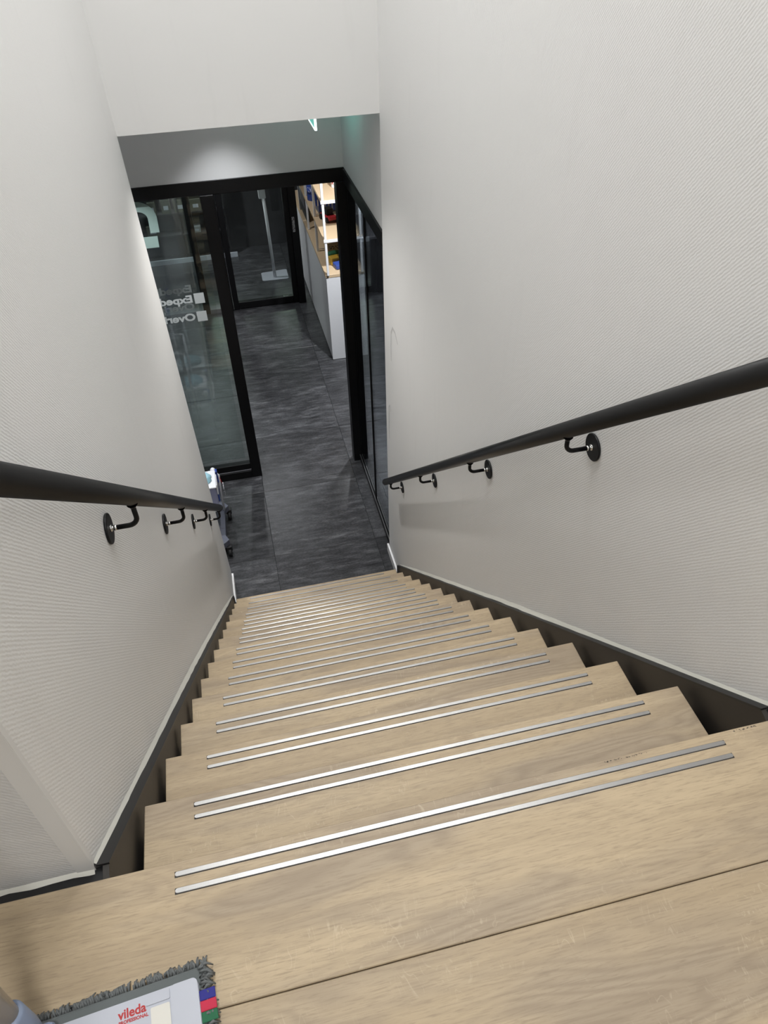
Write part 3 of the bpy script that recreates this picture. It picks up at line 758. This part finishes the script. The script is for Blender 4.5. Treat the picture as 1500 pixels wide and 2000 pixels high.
# upper shelf goods
c = goods_root('spray_bottle', (1.475, 6.70, 1.6815), 'white spray bottle with red cap on the upper shelf', 'bottle')
lathe('body', [(.034, 0), (.036, .005), (.036, .12), (.016, .155), (.014, .165)], 'whiteplastic', c, wloc(c), 18); lathe('cap', [(.022, 0), (.024, .01), (.02, .05)], 'red', c, wloc(c) + Vector((0, 0, .165)), 16)
lathe('label_band', [(.0368, 0), (.0368, .05)], mat_print('bottle_print', (.82, .8, .8), (.5, .03, .04), 60, 50), c, wloc(c) + Vector((0, 0, .03)), 18)
c = goods_root('grey_bin', (1.45, 7.0, 1.6815), 'grey plastic bin on the upper shelf', 'bin')
local('body', lambda b: bbox(b, -.06, .06, -.06, .06, 0, .14, .008, 2), 'bottlegrey', c); local('rim', lambda b: bbox(b, -.065, .065, -.065, .065, .14, .15, .003, 1), 'plate', c)
# dark counter deeper right
c = goods_root('dark_counter', (2.45, 8.2, 0), 'dark low counter behind the tinted glass on the right', 'counter')
local('carcass', lambda b: bbox(b, -.75, .75, -.40, .4, 0, .70, .004, 1), 'farwall', c); local('counter_top', lambda b: bbox(b, -.77, .77, -.42, .42, .70, .735, .004, 1), 'bottlegrey', c)

# ---------------------------------------------------------------- floor stand behind the inner door
c = goods_root('floor_stand', (.92, 8.72, 0), 'white slim floor stand with a small box on a flat base behind the inner door', 'stand')
prism('base_plate', [(.745, 8.60), (.77, 8.585), (1.06, 8.575), (1.085, 8.59), (1.092, 8.86), (1.07, 8.875), (.77, 8.845), (.749, 8.83)], 0, .012, 'plate', c, .003)
tubeobj('pole', [(.915, 8.66, .012), (.895, 8.66, 1.18)], .020, 'whiteplastic', c, 14)
box('head_box', (.84, .925), (8.60, 8.66), (1.02, 1.25), 'white', c, .008, 2)
# metal plinth and shelf unit at the far wall
struct(box('baseboard_far', (-2.0, .50), (9.50, 9.53), (0, .06), 'plate'), 'metal kick strip in front of the far shelving', 'baseboard')
c = goods_root('far_shelving', (-.2, 9.62, 0), 'dark shelving unit with boxes against the far wall', 'shelf')
c.location = (-.2, 9.66, 0)
for z in (.34, .62, .9): local('shelf', lambda b, z=z: bbox(b, -.55, .62, -.10, .10, z, z + .02), 'farwall', c)
for x in (-.56, .02, .62): local('upright', lambda b, x=x: bbox(b, x - .01, x + .01, -.1, .1, .05, 1.3), 'rubber', c)
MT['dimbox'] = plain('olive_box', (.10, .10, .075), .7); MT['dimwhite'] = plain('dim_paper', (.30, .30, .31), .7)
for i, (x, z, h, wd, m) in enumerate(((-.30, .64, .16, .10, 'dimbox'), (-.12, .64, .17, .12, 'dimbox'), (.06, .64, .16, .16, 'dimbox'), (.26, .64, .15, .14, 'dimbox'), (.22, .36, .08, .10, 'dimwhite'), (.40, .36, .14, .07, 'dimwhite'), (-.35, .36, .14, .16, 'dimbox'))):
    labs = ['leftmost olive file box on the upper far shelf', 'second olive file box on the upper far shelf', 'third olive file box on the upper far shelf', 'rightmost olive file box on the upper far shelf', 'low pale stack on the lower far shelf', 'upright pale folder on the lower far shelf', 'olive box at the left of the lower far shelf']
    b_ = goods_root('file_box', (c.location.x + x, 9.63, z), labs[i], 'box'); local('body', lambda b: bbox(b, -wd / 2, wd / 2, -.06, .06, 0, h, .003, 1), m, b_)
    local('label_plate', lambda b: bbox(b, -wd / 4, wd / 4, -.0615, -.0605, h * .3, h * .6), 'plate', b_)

# ================================================================== CLEANING TROLLEY (half hidden behind the left wall)
t = empty('cleaning_trolley', (-.28, 3.88, 0)); thing(t, 'grey and white cleaning trolley with blue bucket behind the left wall', 'trolley')
ol = [(-.58, 3.63), (-.54, 3.60), (-.05, 3.625), (-.006, 3.665), (-.030, 3.72), (-.018, 4.03), (.014, 4.07), (-.030, 4.135), (-.54, 4.15), (-.58, 4.12)]
prism('chassis', ol, .095, .15, 'greyplastic', t, .006)
box('chassis_lid', (-.060, -.034), (3.80, 3.95), (.150, .153), 'greyplastic', t, .001, 1)
for (x, y) in ((-.02, 3.648), (.005, 4.085), (-.54, 3.66), (-.54, 4.10)):
    w_ = tubeobj('castor_wheel', [(x - .013, y, .036), (x + .013, y, .036)], .036, 'rubber', t, 20)
    tubeobj('hub', [(x + .0132, y, .036), (x + .0165, y, .036)], .010, 'bottlegrey', w_, 12)
    box('fork', (x - .022, x + .022), (y - .014, y + .030), (.050, .096), 'rubber', t, .004, 1)
for y in (3.72, 4.07):
    for x in (-.15, -.50):
        tubeobj('upright', [(x, y, .15), (x, y, .95)], .011, 'whiteplastic', t, 12)
for y in (3.72, 4.07): tubeobj('cross_bar', [(-.50, y, .95), (-.29, y, .97), (-.15, y, .95)], .011, 'whiteplastic', t, 12)
bk = box('bucket', (-.30, -.030), (3.80, 4.0), (.40, .56), 'violet', t, .010, 2)
box('bucket_rim', (-.306, -.024), (3.794, 4.006), (.56, .574), 'whiteplastic', bk, .004, 1)
box('blue_panel', (-.030, -.020), (3.83, 3.97), (.40, .47), 'blue', bk, .003, 1)
box('white_panel', (-.030, -.019), (3.83, 3.97), (.47, .56), 'whiteplastic', bk, .003, 1)
box('bucket_tray', (-.52, -.040), (3.76, 4.04), (.36, .40), 'whiteplastic', t, .006, 1)
box('blue_clip', (-.040, -.012), (4.012, 4.05), (.44, .55), 'blue', t, .003, 1)
tubeobj('side_frame', [(-.022, 4.02, .15), (-.012, 4.03, .40), (-.006, 4.03, .50), (-.03, 4.04, .53), (-.08, 4.05, .53)], .008, 'whiteplastic', t, 12)
bm = bmesh.new(); bmesh.ops.create_icosphere(bm, subdivisions=3, radius=1.0); bmesh.ops.transform(bm, matrix=Matrix.Diagonal((.021, .024, .026, 1)), verts=bm.verts)
mk('knob', bm, 'whiteplastic', t, Vector((-.043, 4.05, .535)) - wloc(t), True)
bm = bmesh.new(); bmesh.ops.create_icosphere(bm, subdivisions=3, radius=1.0)
for v in bm.verts:
    v.co = Vector((v.co.x * .10, v.co.y * .085, v.co.z * .045)) * (1 + .12 * math.sin(v.co.x * 17) * math.cos(v.co.y * 13 + v.co.z * 9))
mk('cloth', bm, 'cyan', t, Vector((-.15, 3.90, .585)) - wloc(t), True)
lathe('tag', [(.032, 0), (.034, .002), (.034, .004), (.032, .005)], mat_print('tag_print', (.75, .76, .8), (.04, .04, .06), 70, 120), t, (.013, 3.985, .395), 24,
      Matrix.Rotation(PI / 2, 4, 'Y') @ Matrix.Diagonal((1.8, 1, 1, 1)))
tubeobj('tag_cord', [(.013, 3.985, .44), (-.006, 4.03, .49)], .0015, 'red', t, 6)
box('waste_frame', (-.56, -.32), (3.70, 4.10), (.60, .93), 'blue', t, .02, 2)
for i, (x, y) in enumerate(((-.20, 4.16), (-.36, 4.17))):
    tubeobj('tool_handle', [(x, y, .20), (x + .01, y + .01, 1.30)], .012, 'whiteplastic', t, 12)
    tubeobj('handle_grip', [(x + .01, y + .01, 1.30), (x + .011, y + .011, 1.42)], .016, 'blue', t, 12)

# ================================================================== FLAT MOP on the landing
ang = math.radians(4.6)
mp = empty('flat_mop', (-.080, -.236, H), ang); thing(mp, 'grey fringed flat mop with pale plate and upright pole on the landing', 'mop')
PX, PY = .232, .062
def pad_fn(b): bbox(b, -PX + .012, PX - .012, -PY + .008, PY - .006, .003, .013, .004, 2)
local('pad', pad_fn, 'pad', mp)
bm = bmesh.new()
def tuft(bm, p, d, ln):
    d = Vector(d).normalized(); sd = Vector((-d.y, d.x, 0)); j = random.uniform(-.6, .6); p = Vector(p)
    m = p + d * ln * .55 + sd * ln * j * .35 + Vector((0, 0, random.uniform(.003, .008))); e = p + d * ln + sd * ln * j * .7; e.z = random.uniform(.002, .006)
    tube(bm, [p, m, e], [.0017, .0020, .0010], 5)
for i in range(420):
    x = -PX + .008 + (2 * PX - .016) * random.random()
    tuft(bm, (x, PY - .007, random.uniform(.004, .010)), (random.uniform(-.35, .35), 1, 0), random.uniform(.007, .0145))
    if i % 2: tuft(bm, (x, -PY + .008, random.uniform(.004, .010)), (random.uniform(-.35, .35), -1, 0), random.uniform(.007, .013))
for i in range(150):
    y = -PY + .004 + (2 * PY - .010) * random.random()
    for s_ in (1, -1): tuft(bm, (s_ * (PX - .016 + random.uniform(-.003, .004)), y, random.uniform(.003, .015)), (s_, random.uniform(-.6, .6), 0), random.uniform(.007, .017))
bmesh.ops.recalc_face_normals(bm, faces=bm.faces)
fr = mk('fringe', bm, 'yarn', mp, smooth=True); fr['kind'] = 'stuff'
def rrect(x0, x1, y0, y1, r, n=6):
    p = []
    for cx, cy, a0 in ((x1 - r, y1 - r, 0), (x0 + r, y1 - r, PI / 2), (x0 + r, y0 + r, PI), (x1 - r, y0 + r, 1.5 * PI)):
        for k in range(n + 1):
            a = a0 + PI / 2 * k / n; p.append((cx + r * math.cos(a), cy + r * math.sin(a)))
    return p
def slab(name, outline, z0, z1, mat, parent, bev=.0008):
    bm = bmesh.new(); a = [bm.verts.new((x, y, z0)) for x, y in outline]; b = [bm.verts.new((x, y, z1)) for x, y in outline]
    bm.faces.new(a[::-1]); f = bm.faces.new(b); n = len(a)
    for i in range(n): bm.faces.new((a[i], a[(i + 1) % n], b[(i + 1) % n], b[i]))
    bmesh.ops.recalc_face_normals(bm, faces=bm.faces)
    return mk(name, bm, mat, parent)
plate = slab('plate', rrect(-PX + .022, PX - .020, -PY + .018, PY - .021, .010), .012, .019, 'plate', mp)
slab('end_clamp', rrect(PX - .058, PX - .0205, -PY + .0185, PY - .0215, .007), .019, .022, 'plate', plate)
slab('end_label', rrect(PX - .086, PX - .060, -PY + .022, PY - .040, .002), .019, .0202, 'platelight', plate)
slab('pocket_band', rrect(PX - .092, PX - .059, PY - .036, PY - .0225, .002), .019, .0205, 'plate', plate)
TX = .103
text('lettering', 'vileda', .0162, 'logored', plate, Matrix.Translation((mp.location.x * 0 + TX, .0, .0192)), .0002, .0004)
text('lettering', 'PROFESSIONAL', .0058, 'logored', plate, Matrix.Translation((TX, -.0065, .0192)), .0002, .0002)
for o in list(bpy.data.objects):
    if o.name.startswith('lettering') and o.parent == plate: o.location = o.location + wloc(plate) + Vector((0, .021, 0))
for i, m in enumerate(('tagblue', 'tagred', 'taggreen')):
    def tg(b, i=i):
        x0, x1 = PX - .020, PX + .002
        bbox(b, x0, x1, PY - .040 - .0135 * (i + 1), PY - .0402 - .0135 * i, .0185, .0205, .0008, 1)
    local('colour_tag', tg, m, mp)
# joint and pole
J = Vector((-.028, .028, .0))
def loc_tube(name, pts, r, mat, n=20): return local(name, lambda b: tube(b, pts, r, n), mat, mp, True)
local('swivel_yoke', lambda b: bbox(b, -.035, .025, -.020, .045, .019, .040, .008, 2), 'joint', mp)
px0 = Vector((-.0034, .0293, .040)); dirp = Vector((-.02, .115, 1)).normalized()
loc_tube('socket', [px0, px0 + dirp * .03, px0 + dirp * .075, px0 + dirp * .078], [.019, .0205, .0185, .016], 'joint')
loc_tube('pole', [px0 + dirp * .06, px0 + dirp * 1.36], .0125, 'pole')
loc_tube('grip', [px0 + dirp * 1.28, px0 + dirp * 1.40, px0 + dirp * 1.41], [.0155, .0155, .012], 'joint')
